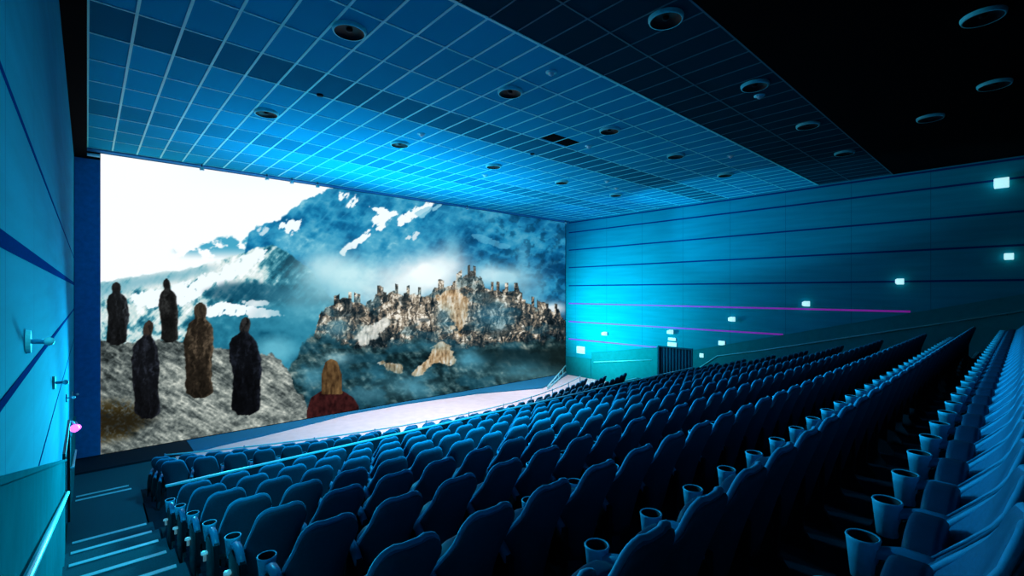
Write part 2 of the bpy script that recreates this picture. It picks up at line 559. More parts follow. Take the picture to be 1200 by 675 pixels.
# ceiling board has a hole-free face, so each downlight is a shallow surface fitting
for (x, y) in DL:
    if y in rown:
        nth[y] = nth.get(y, 0) + 1
        lab = f'round chrome-rimmed ceiling downlight, {ordn(nth[y])} from left, {rown[y]}'
    else:
        lab = {(10.75, 0.5): 'dark round downlight on black ceiling, at the upper right corner',
               (14.45, 0.5): 'dark round downlight on black ceiling, near the right wall top',
               (16.0, 1.7): 'dark round downlight on black ceiling, alone by the right wall'}[(x, y)]
    zc = ZC - (0.02 if y < 3.48 else 0.0)
    t = thing('downlight', lab, 'ceiling light', (x, y, zc - 0.064), 'round ceiling downlights')
    for nm, me in (('trim_ring', ring_me), ('reflector', can_me), ('bulb', lens_me)):
        o = obj(nm, me, None, t)
        o.location = (0, 0, 0.064 - (0.062 if nm != 'trim_ring' else 0.0) + (0.0 if nm != 'trim_ring' else 0.0))
# small ceiling fittings
sm = bmesh.new()
rr = lathe(sm, [(0.12, 0.0), (0.115, -0.02), (0.07, -0.028)], 20)
sm_me = mesh('base_plate', sm, M['ring'], True)
sh = bmesh.new()
rr = lathe(sh, [(0.066, -0.027), (0.05, -0.06), (0.015, -0.085)], 16); sh.faces.new(rr[-1])
sh_me = mesh('sensor_cap', sh, M['white'], True)
FIT = [(7.04, 6.57, 'between the two nearest big downlights'), (7.06, 11.63, 'just before the second far downlight'), (11.34, 14.07, 'close to the screen, near the third far downlight'),
       (11.46, 9.12, 'beside the dark ceiling hatch'), (15.62, 11.51, 'before the fourth far downlight'), (15.76, 6.63, 'right of the fourth middle downlight'),
       (16.94, 11.99, 'near the right wall'), (11.42, 4.15, 'at the dark edge of the ceiling grid')]
for x, y, w in FIT:
    t = thing('smoke_detector', f'small white ceiling detector {w}', 'detector', (x, y, ZC - 0.085), 'small ceiling detectors')
    for nm, me in (('base_plate', sm_me), ('sensor_cap', sh_me)):
        o = obj(nm, me, None, t); o.location = (0, 0, 0.085)
sp = bmesh.new(); rr = lathe(sp, [(0.075, 0.0), (0.07, -0.03), (0.03, -0.045)], 14); sp.faces.new(rr[-1])
sp_me = mesh('ceiling_sprinkler', sp, M['can'], True)
for x, y, w in ((3.94, 10.87, 'in front of the first far downlight'), (10.74, 10.86, 'in front of the third far downlight')):
    o = obj('ceiling_sprinkler', sp_me, None); o.location = (x, y, ZC)
    tag(o, f'small black ceiling sprinkler {w}', 'sprinkler', 'black ceiling sprinklers')
# small spotlights just under the ceiling along the top of the screen, some shaped from glints at bar ends
for k, (x, w) in enumerate([(3.0, 'leftmost above the white part of the picture'), (5.1, 'second from the left above the white part of the picture'), (7.0, 'third from the left, left of the mountain'),
                            (6.0, 'between two others above the bright sky'), (14.6, 'above the dark mountain slope'), (22.3, 'in the right top corner of the screen')]):
    t = thing('screen_spotlight', f'tiny white ceiling spotlight {w}', 'spotlight', (x, YS - 0.42, ZC - 0.13), 'spotlights above the screen')
    b = bmesh.new(); lathe(b, [(0.001, 0.02), (0.06, 0.02), (0.075, -0.08), (0.07, -0.09), (0.001, -0.08)], 14)
    obj('lamp_head', b, M['white'], t, True)
    b = bmesh.new(); tube(b, [(0, 0, 0.0), (0, 0, 0.13)], 0.014, 8)
    obj('mount', b, M['dark'], t)

SKYB = 1.08

# ------------------------------------------------------------------ the screen and its picture
# The picture is a flat film image: its own scenery is laid down in (u, v) picture pixels and
# stored as vertex colours of the screen surface, which emits it.
NU, NV = 620, 400
SX = np.linspace(0, 1, NU + 1)
# columns are denser at the near (left) end of the screen
XS = SCX0 + (SCX1 - SCX0) * (0.45 * SX + 0.55 * SX ** 2)
ZS = np.linspace(SCZ0, SCZ1, NV + 1)
GX, GZ = np.meshgrid(XS, ZS)
dd = GX * sn + YS * cs
U = 600 + F * (GX * cs - YS * sn) / dd          # picture coordinates of every vertex
V = HZ - F * (GZ - ZO) / dd
RNG = np.random.RandomState(11)
TAB = RNG.rand(256, 256)


def vnoise(x, y):
    xi, yi = np.floor(x).astype(int), np.floor(y).astype(int)
    fx, fy = x - xi, y - yi
    fx = fx * fx * (3 - 2 * fx); fy = fy * fy * (3 - 2 * fy)
    a = TAB[yi % 256, xi % 256]; b_ = TAB[yi % 256, (xi + 1) % 256]
    c_ = TAB[(yi + 1) % 256, xi % 256]; d_ = TAB[(yi + 1) % 256, (xi + 1) % 256]
    return (a * (1 - fx) + b_ * fx) * (1 - fy) + (c_ * (1 - fx) + d_ * fx) * fy


def fbm(x, y, o=5, ridged=False):
    s_, a, t = np.zeros_like(x), 0.5, 0.0
    for k in range(o):
        n_ = vnoise(x + 17.3 * k, y + 9.1 * k)
        if ridged: n_ = 1 - np.abs(2 * n_ - 1)
        s_ += a * n_; t += a
        x, y, a = x * 2.03, y * 2.03, a * 0.52
    return s_ / t


def poly(pts):
    inside = np.zeros(U.shape, bool)
    n_ = len(pts)
    for i in range(n_):
        (x1, y1), (x2, y2) = pts[i], pts[(i + 1) % n_]
        if y1 == y2: continue
        c_ = ((y1 > V) != (y2 > V)) & (U < (x2 - x1) * (V - y1) / (y2 - y1) + x1)
        inside ^= c_
    return inside.astype(float)


def blur(a, r):
    for ax in (0, 1):
        for _ in range(2):
            k = 2 * r + 1
            p = np.pad(a, [(r + 1, r) if i == ax else (0, 0) for i in (0, 1)], mode='edge')
            c_ = np.cumsum(p, axis=ax)
            a = (np.take(c_, range(k, c_.shape[ax]), ax) - np.take(c_, range(0, c_.shape[ax] - k), ax)) / k
    return a


def ell(cx, cy, rx, ry, soft=1.0):
    d_ = np.sqrt(((U - cx) / rx) ** 2 + ((V - cy) / ry) ** 2)
    return np.clip((1 + soft - d_) / (2 * soft) if soft < 1 else 1.5 - d_, 0, 1)


def above(pts):
    """height of a skyline given as (u, v) points"""
    xs, ys = zip(*pts)
    return np.interp(U, xs, ys)


IMG = np.zeros(U.shape + (3,))


def rgb(*c): return np.array(c, float) / 255.0


def put(mask, col):
    global IMG
    m_ = np.clip(mask, 0, 1)[..., None]
    IMG = IMG * (1 - m_) + (col if isinstance(col, np.ndarray) and col.ndim == 3 else np.array(col)) * m_


def ramp(t, stops):
    t = np.clip(t, 0, 1)
    xs = [s_[0] for s_ in stops]
    return np.stack([np.interp(t, xs, [s_[1][k] / 255.0 for s_ in stops]) for k in range(3)], -1)


def step(a, lo, hi): 
    t = np.clip((a - lo) / (hi - lo), 0, 1)
    return t * t * (3 - 2 * t)


# sky
put(np.ones(U.shape), rgb(255, 255, 255))
put(0.5 * step(V, 235, 185) * step(U, 180, 300), rgb(232, 236, 246))
BOOST = np.ones(U.shape)
# distant blue ridges
n1 = fbm(U / 16, V / 12, 5)
far = above([(110, 330), (190, 293), (203, 289), (215, 300), (222, 290), (258, 277), (272, 276), (282, 284), (300, 268), (330, 280), (700, 280)])
put(step(V - far + (n1 - 0.5) * 16, -1, 3) * step(V, 306, 288) * step(n1, 0.36, 0.46) * step(U, 195, 225), rgb(70, 168, 200))
# the great mountain
n2 = fbm(U / 34, V / 26, 6); n3 = fbm(U / 15 + V / 22, V / 11 - U / 40, 5, True); n4 = fbm(U / 6, V / 6, 4)
big = above([(110, 400), (285, 300), (292, 273), (300, 266), (312, 263), (328, 256), (345, 243), (356, 236), (372, 228), (381, 223), (390, 218), (420, 200), (700, 200)])
mb = step(V - big + (n4 - 0.5) * 7, -1, 1.5)
tone = 0.55 * n2 + 0.25 * n3 + 0.2 * n4 - step(U, 480, 660) * 0.10 - step(V, 270, 330) * 0.05
put(mb, ramp((tone - 0.25) * 2.0, [(0, (4, 66, 110)), (0.35, (14, 104, 154)), (0.6, (32, 138, 184)), (0.85, (84, 172, 204)), (1, (150, 212, 228))]))
wq = 14 * (n2 - 0.5)
streak = fbm((U + 0.9 * V + wq) / 15, (V - 0.5 * U - wq) / 34, 5, True)
put(mb * step(streak * 0.6 + n2 * 0.4, 0.52, 0.72) * 0.35 * step(U, 640, 470), rgb(80, 176, 210))
put(mb * step(n3, 0.62, 0.85) * 0.3 * step(U, 470, 560), rgb(60, 150, 190))
put(mb * step(n4, 0.52, 0.32) * 0.45 * step(U, 520, 620), rgb(4, 48, 78))


def snow(pts, r=2, thr=0.40, col=(246, 250, 252), k=1.0):
    m_ = blur(poly(pts), r)
    det = fbm((U + 0.8 * V) / 4.5, (V - 0.7 * U) / 9, 4)
    put(step(blur(m_, 2) + (n4 - 0.5) * 0.9 + (det - 0.5) * 1.5, thr, thr + 0.30) * step(blur(m_, 2), 0.06, 0.4) * k, rgb(*col))


snow([(326, 263), (344, 256), (356, 258), (350, 270), (338, 277), (328, 270)])
snow([(394, 228), (402, 223), (409, 226), (402, 236), (396, 235)])
snow([(405, 243), (418, 228), (425, 226), (420, 236), (410, 244)])
snow([(428, 242), (460, 246), (466, 250), (452, 262), (448, 272), (438, 268), (436, 256), (446, 250)])
snow([(396, 296), (412, 284), (428, 270), (434, 268), (432, 278), (416, 290), (402, 300)])
snow([(462, 262), (474, 250), (500, 236), (512, 238), (500, 246), (484, 256), (470, 266)])
snow([(474, 281), (486, 270), (494, 272), (484, 282)], k=0.8)
snow([(484, 248), (520, 238), (512, 246), (494, 256)], col=(150, 210, 230), k=0.8)
snow([(300, 268), (312, 266), (318, 272), (304, 280)], k=0.7)
snow([(546, 272), (566, 276), (600, 290), (590, 292), (560, 282)], col=(110, 190, 220), k=0.5)
# nearer mountain on the left with snow
m2 = above([(110, 336), (118, 331), (150, 325), (180, 320), (215, 316), (250, 306), (285, 296), (302, 290), (322, 287), (334, 294), (352, 306), (366, 318), (380, 340), (420, 380), (700, 420)])
mm = step(V - m2 + (n4 - 0.5) * 5, -1, 1.5)
sl = fbm((U + V * 0.9) / 12, (V - U * 0.45) / 34, 5, True)
tone = 0.42 * sl + 0.33 * n4 + 0.25 * n2 - 0.16 * step(U, 300, 345) - 0.10 * step(V, 330, 350) * step(U, 225, 260) + 0.14 * step(U, 325, 260) * step(V, 350, 300)
put(mm, ramp((tone - 0.28) * 2.3, [(0, (10, 56, 76)), (0.3, (26, 100, 124)), (0.5, (84, 156, 172)), (0.66, (190, 220, 220)), (1, (252, 252, 248))]))
put(mm * blur(poly([(110, 331), (180, 321), (240, 312), (262, 312), (215, 328), (170, 336), (110, 352)]), 4) * 0.7, rgb(96, 168, 188))
snow([(150, 345), (200, 338), (248, 318), (262, 322), (240, 345), (215, 360), (160, 362)], r=3, thr=0.36)
snow([(262, 312), (300, 293), (318, 290), (308, 306), (284, 322), (262, 334), (250, 336)], r=2, thr=0.42)
put(mm * blur(poly([(238, 342), (262, 332), (300, 330), (336, 338), (352, 344), (322, 356), (280, 352), (250, 352)]), 3) * 0.75, rgb(16, 76, 102))
# valley: teal haze with a thin snow bank
put(mm * step(V, 350, 364) * step(U, 225, 250), ramp(n2 * 0.7 + n4 * 0.3, [(0.2, (14, 84, 112)), (0.55, (40, 128, 156)), (0.9, (120, 200, 216))]))
snow([(236, 358), (262, 354), (298, 360), (330, 366), (332, 371), (300, 372), (262, 369), (240, 372)], r=1, thr=0.40)
snow([(280, 352), (310, 352), (318, 358), (290, 360)], r=1, thr=0.45, k=0.8)
put(ell(335, 400, 42, 36) * 0.75 * step(n2, 0.2, 0.6), rgb(52, 142, 170))
put(ell(322, 410, 22, 14) * 0.7, rgb(120, 206, 226))
# mist in front of the mountain
def mist(cx, cy, rx, ry, k, col=(226, 246, 250), nn=0.7):
    m_ = np.exp(-(((U - cx) / rx) ** 2 + ((V - cy) / ry) ** 2))
    put(np.clip(m_ * (1 - nn + nn * 2 * fbm(U / 22 + cx, V / 18, 4)), 0, 1) * k, rgb(*col))


mist(385, 330, 42, 30, 0.85, (120, 196, 216))
mist(383, 312, 26, 18, 0.75, (206, 240, 246))
mist(420, 322, 46, 18, 0.95, (200, 240, 246))
mist(440, 345, 50, 14, 0.85, (214, 246, 248))
mist(355, 352, 36, 18, 0.5, (110, 186, 206))
mist(498, 322, 40, 21, 1.25, (255, 255, 255), 0.35)
mist(522, 312, 22, 20, 0.95, (236, 250, 253), 0.5)
mist(530, 290, 9, 14, 0.5, (140, 206, 226))
mist(482, 336, 40, 14, 0.8, (240, 252, 252))
mist(590, 326, 32, 13, 0.85, (190, 232, 242))
mist(572, 320, 14, 12, 0.7, (206, 240, 248))
mist(618, 345, 20, 26, 0.65, (150, 208, 226))
mist(612, 320, 8, 36, 0.35, (150, 208, 226))
mist(648, 362, 16, 7, 0.9, (244, 250, 250), 0.9)
# the rocky hill crowded with weathered stone blocks
hill = above([(110, 700), (362, 700), (368, 392), (374, 372), (382, 360), (392, 356), (404, 352), (420, 354), (428, 358), (437, 352), (440, 344), (452, 346), (462, 341), (472, 347), (484, 344), (496, 347), (505, 344), (509, 336), (520, 338),
              (533, 332), (542, 324), (552, 320), (560, 324), (566, 331), (568, 338), (578, 340), (590, 341), (606, 342), (609, 352), (624, 358), (634, 364), (648, 366), (655, 366), (657, 374), (700, 376)])
wu, wv = U + 9 * (fbm(U / 7, V / 7, 3) - 0.5), V + 12 * (fbm(U / 9 + 40, V / 6, 3) - 0.5)
sz = 3.4 + 2.2 * step(fbm(U / 40, V / 40, 2), 0.4, 0.6)
blk = 0.6 * TAB[(np.floor(wv / 4.6).astype(int)) % 256, (np.floor(wu / 2.9) + 31 * np.floor(wv / 4.6)).astype(int) % 256] + 0.4 * fbm(wu / 2.2, wv / 1.8, 2)
col1 = TAB[3, np.floor(U / 3.4).astype(int) % 256]
hh = hill - (col1 > 0.72) * 7 * step(U, 375, 390) - (col1 > 0.5) * 3
mh = step(V - hh + (n4 - 0.5) * 5, -0.6, 0.8)
n5 = fbm(U / 2.6, V / 4.2, 3)
vert = fbm(U / 2.0, V / 9.0, 3)
big2 = fbm(U / 13 + V / 25, V / 9, 4)
fine = TAB[np.floor(wv / 2.3).astype(int) % 256, (np.floor(wu / 1.7) + 57 * np.floor(wv / 2.3)).astype(int) % 256]
wallf = step(fbm(wu / 1.9, wv / 12, 2), 0.42, 0.62)
ston = 0.20 * blk + 0.16 * n5 + 0.14 * vert + 0.34 * big2 + 0.16 * fine + 0.13 * wallf - 0.045 - 0.12 * step(U, 585, 660) - 0.20 * step(V, 380, 420)
put(mh, ramp((ston - 0.24) * 2.1, [(0, (10, 22, 28)), (0.28, (38, 50, 56)), (0.46, (86, 84, 78)), (0.62, (138, 126, 110)), (0.78, (196, 186, 166)), (0.92, (244, 238, 224))]))
put(mh * step(fbm(U / 20, V / 11, 4), 0.52, 0.70) * 0.40, rgb(34, 96, 120))
put(mh * step(fbm(U / 11 + 9, V / 8, 4), 0.54, 0.68) * 0.6 * step(V, 420, 385), rgb(14, 30, 38))


def rock(pts, cols, r=2, k=1.0):
    m_ = blur(poly(pts), r + 2)
    m_ = step(m_ + (n4 - 0.5) * 1.3 + (big2 - 0.5) * 1.5, 0.40, 0.66) * step(m_, 0.03, 0.3)
    put(m_ * k * 0.92, ramp((0.5 * n5 + 0.5 * vert - 0.2) * 1.8, cols))


PALE = [(0, (96, 74, 52)), (0.4, (196, 160, 116)), (0.7, (236, 216, 184)), (1, (255, 250, 240))]
rock([(511, 345), (536, 340), (546, 352), (548, 372), (542, 392), (534, 394), (526, 372), (514, 354)], PALE, 2, 0.9)
rock([(416, 400), (430, 382), (448, 372), (456, 378), (440, 394), (424, 408)], [(0, (120, 130, 130)), (0.5, (220, 224, 214)), (1, (255, 255, 250))], 2, 0.9)
# lower slopes: dark teal cliffs with smoke
low = above([(110, 700), (330, 700), (338, 432), (352, 408), (366, 390), (384, 392), (410, 404), (440, 410), (470, 400), (500, 398), (520, 410), (560, 404), (600, 402), (640, 398), (700, 396)])
ml = step(V - low + (n4 - 0.5) * 14, -2, 5)
n6 = 0.5 * fbm(U / 12 - V / 14, V / 5 + U / 40, 6) + 0.5 * fbm((U - 0.8 * V) / 5, (V + 0.3 * U) / 11, 5)
put(ml, ramp((0.55 * n6 + 0.3 * n4 + 0.15 * n2 - 0.27) * 2.1, [(0, (6, 18, 22)), (0.36, (16, 40, 46)), (0.56, (46, 78, 84)), (0.74, (104, 126, 124)), (0.9, (170, 182, 172)), (1, (222, 224, 210))]))
put(ml * step(fbm(U / 26, V / 14, 4), 0.45, 0.65) * 0.55, rgb(26, 84, 106))
rock([(441, 430), (462, 420), (490, 416), (508, 420), (505, 428), (480, 436), (458, 446)], PALE, 2, 0.0)
rock([(506, 402), (514, 399), (530, 404), (534, 418), (528, 428), (512, 424), (498, 434), (484, 446), (476, 444), (488, 430), (504, 418)], PALE, 2, 0.95)
rock([(440, 423), (458, 424), (478, 432), (468, 438), (450, 434)], PALE, 1, 0.8)
put(ml * step(V, 405, 412) * step(V, 440, 420) * step(U, 540, 570) * 0.7, rgb(12, 30, 34))
put(ml * step(U, 610, 660) * step(V, 392, 410) * 0.5, rgb(20, 30, 28))
mist(551, 424, 16, 13, 0.75, (90, 176, 204)); mist(485, 452, 26, 11, 0.7, (110, 190, 214)); mist(520, 372, 10, 14, 0.4, (80, 160, 190)); mist(440, 440, 26, 12, 0.45, (60, 140, 168))
mist(576, 368, 26, 14, 0.45, (70, 150, 184)); mist(606, 432, 24, 10, 0.5, (84, 160, 182)); mist(500, 404, 30, 6, 0.35, (70, 150, 176)); mist(395, 385, 14, 10, 0.55, (110, 180, 200))
mist(620, 440, 40, 8, 0.4, (110, 170, 180)); mist(395, 420, 14, 7, 0.6, (150, 206, 220)); mist(366, 440, 16, 12, 0.55, (96, 176, 200)); mist(430, 462, 22, 8, 0.5, (120, 190, 210))
# foreground crag
fg = above([(110, 396), (118, 398), (150, 402), (200, 398), (240, 404), (270, 408), (296, 414), (318, 414), (330, 424), (341, 440), (345, 456), (356, 466), (362, 486), (366, 520), (372, 700), (700, 700)])
mf = step(V - fg + (n4 - 0.5) * 7, -1, 1.5)
gr = fbm((U + 1.6 * V) / 17, (V - 0.62 * U) / 4.2, 5, True); g2 = fbm(U / 3, V / 2.6, 4)
g3 = fbm((U + 1.2 * V) / 30, (V - 0.55 * U) / 9, 5)
tone = 0.30 * gr + 0.25 * g2 + 0.40 * g3 + 0.05 * n2 - 0.06 * step(V, 440, 400) - 0.08 * step(U, 210, 150) + 0.02
put(mf, ramp((tone - 0.27) * 2.1, [(0, (22, 28, 28)), (0.35, (70, 80, 80)), (0.6, (120, 130, 126)), (0.85, (176, 184, 176)), (1, (222, 226, 214))]))
put(mf * blur(poly([(110, 470), (150, 470), (175, 492), (150, 512), (110, 520)]), 5) * step(g2, 0.25, 0.6), rgb(54, 46, 22))
put(mf * blur(poly([(110, 485), (146, 482), (190, 488), (150, 506), (120, 508)]), 4) * 0.6, rgb(22, 20, 14))


# six anonymous robed hikers standing on the crag, seen from behind: plain dark shapes
def hiker(x, top, bot, w, col, cap, side=0.0, hood=1.0):
    h_ = bot - top
    t = np.clip((V - top) / h_, 0, 1)
    px_ = [0, 0.02, 0.06, 0.11, 0.145, 0.17, 0.21, 0.27, 0.42, 0.52, 0.70, 0.88, 0.95, 0.975, 1.0]
    wl_ = [0.10, 0.28, 0.37, 0.38, 0.33, 0.40, 0.72, 0.88, 1.00, 0.90, 0.86, 0.92, 0.90, 0.62, 0.50]
    wr_ = [0.10, 0.26, 0.34, 0.34, 0.29, 0.34, 0.60, 0.82, 0.96, 0.98, 0.84, 0.86, 0.84, 0.60, 0.30]
    wob = 0.9 + 0.2 * fbm(U * 0 + x, V / 6 + x, 3)
    wobr = 0.9 + 0.2 * fbm(U * 0 + x + 40, V / 6 + x, 3)
    cx = x + side * w * (step(t, 0.0, 0.25) - 1.0) + 0.10 * w * np.sin(t * 5 + x)
    hd = np.where(t < 0.16, hood, 1.0)
    dl = np.interp(t, px_, wl_) * w * wob * hd
    dr = np.interp(t, px_, wr_) * w * wobr * hd
    m_ = step(U - (cx - dl), -0.7, 0.9) * step((cx + dr) - U, -0.7, 0.9) * (V > top - 0.5) * (V < bot + 0.5)
    fold = fbm((U - cx) / 3.2 + 3 * n4, V / 15 + x, 4)
    rim = step((U - cx) / np.maximum(dr, 1), 0.55, 1.0) * 0.25
    v_ = 0.7 * fold + 0.3 * g2 + rim - 0.16 * step(t, 0.45, 0.75)
    body = ramp(v_, [(0.2, [c * 0.3 for c in col]), (0.5, [c * 0.6 for c in col]), (0.85, [min(255, c * 1.5 + 6) for c in col])])
    put(m_, body)
    put(m_ * step(t, 0.17, 0.12) * 0.6 * step(v_, 0.2, 0.6), rgb(*cap))


hiker(137, 331, 404, 13.5, (40, 44, 48), (30, 30, 30), -0.05, 1.1)
hiker(198, 327, 401, 11.5, (44, 46, 46), (20, 20, 22), 0.25)
hiker(172, 376, 490, 17.0, (30, 34, 42), (74, 58, 44), -0.1, 0.95)
hiker(234, 355, 466, 18.0, (70, 60, 48), (56, 50, 42), 0.05, 1.15)
hiker(287, 372, 486, 19.0, (20, 24, 32), (64, 62, 58), -0.15, 0.9)
# one more sits lower, only the upper body shows
put(step(blur(poly([(360, 520), (359, 482), (364, 466), (376, 458), (402, 458), (414, 466), (420, 476), (418, 520)]), 1), 0.35, 0.65), ramp(n5 * 0.6 + n4 * 0.4, [(0.2, (26, 10, 12)), (0.8, (74, 34, 34))]))
put(step(blur(poly([(376, 462), (376, 440), (381, 424), (388, 420), (395, 424), (400, 438), (401, 462)]), 1), 0.35, 0.65), ramp(vert * 0.6 + n4 * 0.4, [(0.2, (44, 30, 18)), (0.8, (128, 100, 64))]))

LIN = np.where(IMG <= 0.04045, IMG / 12.92, ((IMG + 0.055) / 1.055) ** 2.4)
# the projector's white is far brighter than the film's mid tones (blown-out sky, mist and snow)
BO = 1 + (SKYB - 1) * step(IMG.min(-1), 0.86, 0.99)
tint = np.ones(U.shape + (3,)); hot = step(IMG.min(-1), 0.86, 0.99)[..., None]
tint = tint * (1 - hot) + np.array([0.92, 1.0, 1.04]) * hot
LIN = LIN * BO[..., None] * tint
verts = np.stack([GX, np.full_like(GX, YS - 0.03), GZ], -1).reshape(-1, 3)
idx = np.arange((NU + 1) * (NV + 1)).reshape(NV + 1, NU + 1)
quads = np.stack([idx[:-1, :-1], idx[:-1, 1:], idx[1:, 1:], idx[1:, :-1]], -1).reshape(-1, 4)
me = bpy.data.meshes.new('film_picture')
me.vertices.add(len(verts)); me.vertices.foreach_set('co', (verts - np.array([(SCX0 + SCX1) / 2, YS - 0.03, SCZ0])).ravel())
me.loops.add(quads.size); me.loops.foreach_set('vertex_index', quads.ravel())
me.polygons.add(len(quads)); me.polygons.foreach_set('loop_start', np.arange(0, quads.size, 4)); me.polygons.foreach_set('loop_total', np.full(len(quads), 4))
me.update(); me.validate()
ca = me.color_attributes.new('film', 'FLOAT_COLOR', 'POINT')
ca.data.foreach_set('color', np.concatenate([LIN.reshape(-1, 3), np.ones((len(verts), 1))], 1).astype(np.float32).ravel())
m = bpy.data.materials.new('projected_film'); m.use_nodes = True
nt = m.node_tree
for nd in list(nt.nodes): nt.nodes.remove(nd)
out = nt.nodes.new('ShaderNodeOutputMaterial'); em = nt.nodes.new('ShaderNodeEmission'); at = nt.nodes.new('ShaderNodeAttribute')
at.attribute_name = 'film'
nt.links.new(at.outputs['Color'], em.inputs['Color']); nt.links.new(em.outputs[0], out.inputs['Surface'])
em.inputs['Strength'].default_value = 1.0
me.materials.append(m)
scr = thing('cinema_screen', 'huge cinema screen showing snowy mountains, misty hill and robed hikers', 'screen', ((SCX0 + SCX1) / 2, YS - 0.03, SCZ0))
obj('film_picture', me, None, scr)
b = bmesh.new()
w = SCX1 - SCX0
box(b, -w / 2, w / 2, 0.004, 0.024, 0, SCZ1 - SCZ0)
obj('screen_sheet', b, M['white'], scr)
b = bmesh.new()
box(b, XL + 0.01 - (SCX0 + SCX1) / 2, -w / 2 - 0.005, -0.10, 0.02, 0.02, ZC - 0.31 - SCZ0)
obj('masking_drape', b, M['mask'], scr)
b = bmesh.new()
tube(b, [(XL + 0.02 - (SCX0 + SCX1) / 2, -0.16, SCZ1 - SCZ0 - 0.12), (-w / 2 - 0.02, -0.16, SCZ1 - SCZ0 - 0.12)], 0.05, 8)
obj('drape_bracket', b, M['rail'], scr, True)

# ------------------------------------------------------------------ seats
def back_profile(h):
    hs = [0.25, 0.40, 0.55, 0.68, 0.80, 0.88, 0.94, 0.985, 1.02, 1.045, 1.06, 1.07]
    ws = [0.236, 0.241, 0.243, 0.243, 0.240, 0.234, 0.225, 0.212, 0.194, 0.170, 0.142, 0.098]
    return float(np.interp(h, hs, ws))


def back_y(h, u):
    """centre surface of the reclined, slightly dished back; its sides reach forward"""
    y = 0.24 * ((1.07 - h) / 0.77) ** 0.9 if h < 1.07 else 0.0
    k = max(0.0, min(1.0, (0.95 - h) / 0.36)); k = k * k * (3 - 2 * k)
    return y + abs(u) ** 2.6 * (0.018 + 0.175 * k)


def cushion(t0, t1, hs, nu=9, edge=0.5, inset=1.0, drop=0.0):
    """pillow-like slab that follows the back between offsets t0 (rear) and t1 (front)"""
    bm = bmesh.new()
    us = [-1 + 2 * k / (nu - 1) for k in range(nu)]
    us = [math.copysign(abs(u) ** 0.75, u) for u in us]
    G = []
    for lay in (0, 1):
        rows = []
        for j, h in enumerate(hs):
            row = []
            for u in us:
                w = back_profile(min(1.07, h + drop)) * inset
                e = max(abs(u) ** 6, 1.0 if j == len(hs) - 1 else (0.35 if j == len(hs) - 2 else 0.0))
                mid = (t0 + t1) / 2
                t = (t0 if lay == 0 else t1)
                t = t + (mid - t) * edge * e
                x = u * w * (1.0 if abs(u) < 0.99 else 1.0)
                row.append(bm.verts.new((x, back_y(h, u) + t, h)))
            rows.append(row)
        G.append(rows)
    for lay in (0, 1):
        for a, c in zip(G[lay], G[lay][1:]):
            for k in range(nu - 1):
                bm.faces.new((a[k], a[k + 1], c[k + 1], c[k]))
    A, B = G
    for j in range(len(hs) - 1):
        for k in (0, nu - 1):
            bm.faces.new((A[j][k], A[j + 1][k], B[j + 1][k], B[j][k]))
    for j in (0, len(hs) - 1):
        for k in range(nu - 1):
            bm.faces.new((A[j][k], A[j][k + 1], B[j][k + 1], B[j][k]))
    return bm


HS = [0.33, 0.42, 0.55, 0.68, 0.80, 0.88, 0.94, 0.985, 1.02, 1.045, 1.06, 1.07]
ME = {}


def bevel_mesh(name, bm, m, w=0.01, seg=2):
    bmesh.ops.recalc_face_normals(bm, faces=bm.faces)
    bmesh.ops.bevel(bm, geom=[e for e in bm.edges if e.is_manifold and e.calc_face_angle(0) > 0.6], offset=w, segments=seg, profile=0.6, affect='EDGES')
    return mesh(name, bm, m, True)


ME['backrest'] = mesh('backrest', cushion(0.0, 0.072, HS, 15, 0.80), M['fabric'], True)
rim = [(-back_profile(h) * 0.935, back_y(h, -0.95) + 0.034, h) for h in HS] + [(x, back_y(1.068, 0) + 0.034, 1.068) for x in (-0.05, 0.0, 0.05)] + [(back_profile(h) * 0.935, back_y(h, 0.95) + 0.034, h) for h in HS[::-1]]
rim = [p for p in rim if p[2] > 0.50]
bm = bmesh.new(); tube(bm, rim, 0.018, 8)
ME['rim_highlight'] = mesh('rim_highlight', bm, M['rim_highlight'], True)  # bead along the back's edge, shaped as its lit rim
HB = [0.26, 0.36, 0.50, 0.62, 0.74, 0.84, 0.91, 0.962, 1.00, 1.027, 1.045, 1.056]
ME['back_panel'] = mesh('back_panel', cushion(-0.022, 0.020, HB, 15, 0.85, 0.985, 0.012), M['shell'], True)
# tip-up seat pan, standing folded against the back
bm = bmesh.new()
pr = []
for k in range(9):
    a = PI * k / 8
    pr.append((0.215 * math.cos(a), 0.60 + 0.165 * math.sin(a) ** 0.8 if 0 < k < 8 else 0.60))
pr += [(-0.22, 0.42), (-0.19, 0.36), (0.19, 0.36), (0.22, 0.42)]
fr = [bm.verts.new((x, 0.27 + 0.17 + 0.06 * (0.76 - z), z)) for x, z in pr]
bk = [bm.verts.new((x, 0.27 + 0.03 + 0.06 * (0.76 - z), z)) for x, z in pr]
bm.faces.new(fr); bm.faces.new(bk[::-1])
for k in range(len(pr)):
    bm.faces.new((fr[k], fr[(k + 1) % len(pr)], bk[(k + 1) % len(pr)], bk[k]))
ME['seat_pan'] = bevel_mesh('seat_pan', bm, M['pan'], 0.035, 3)


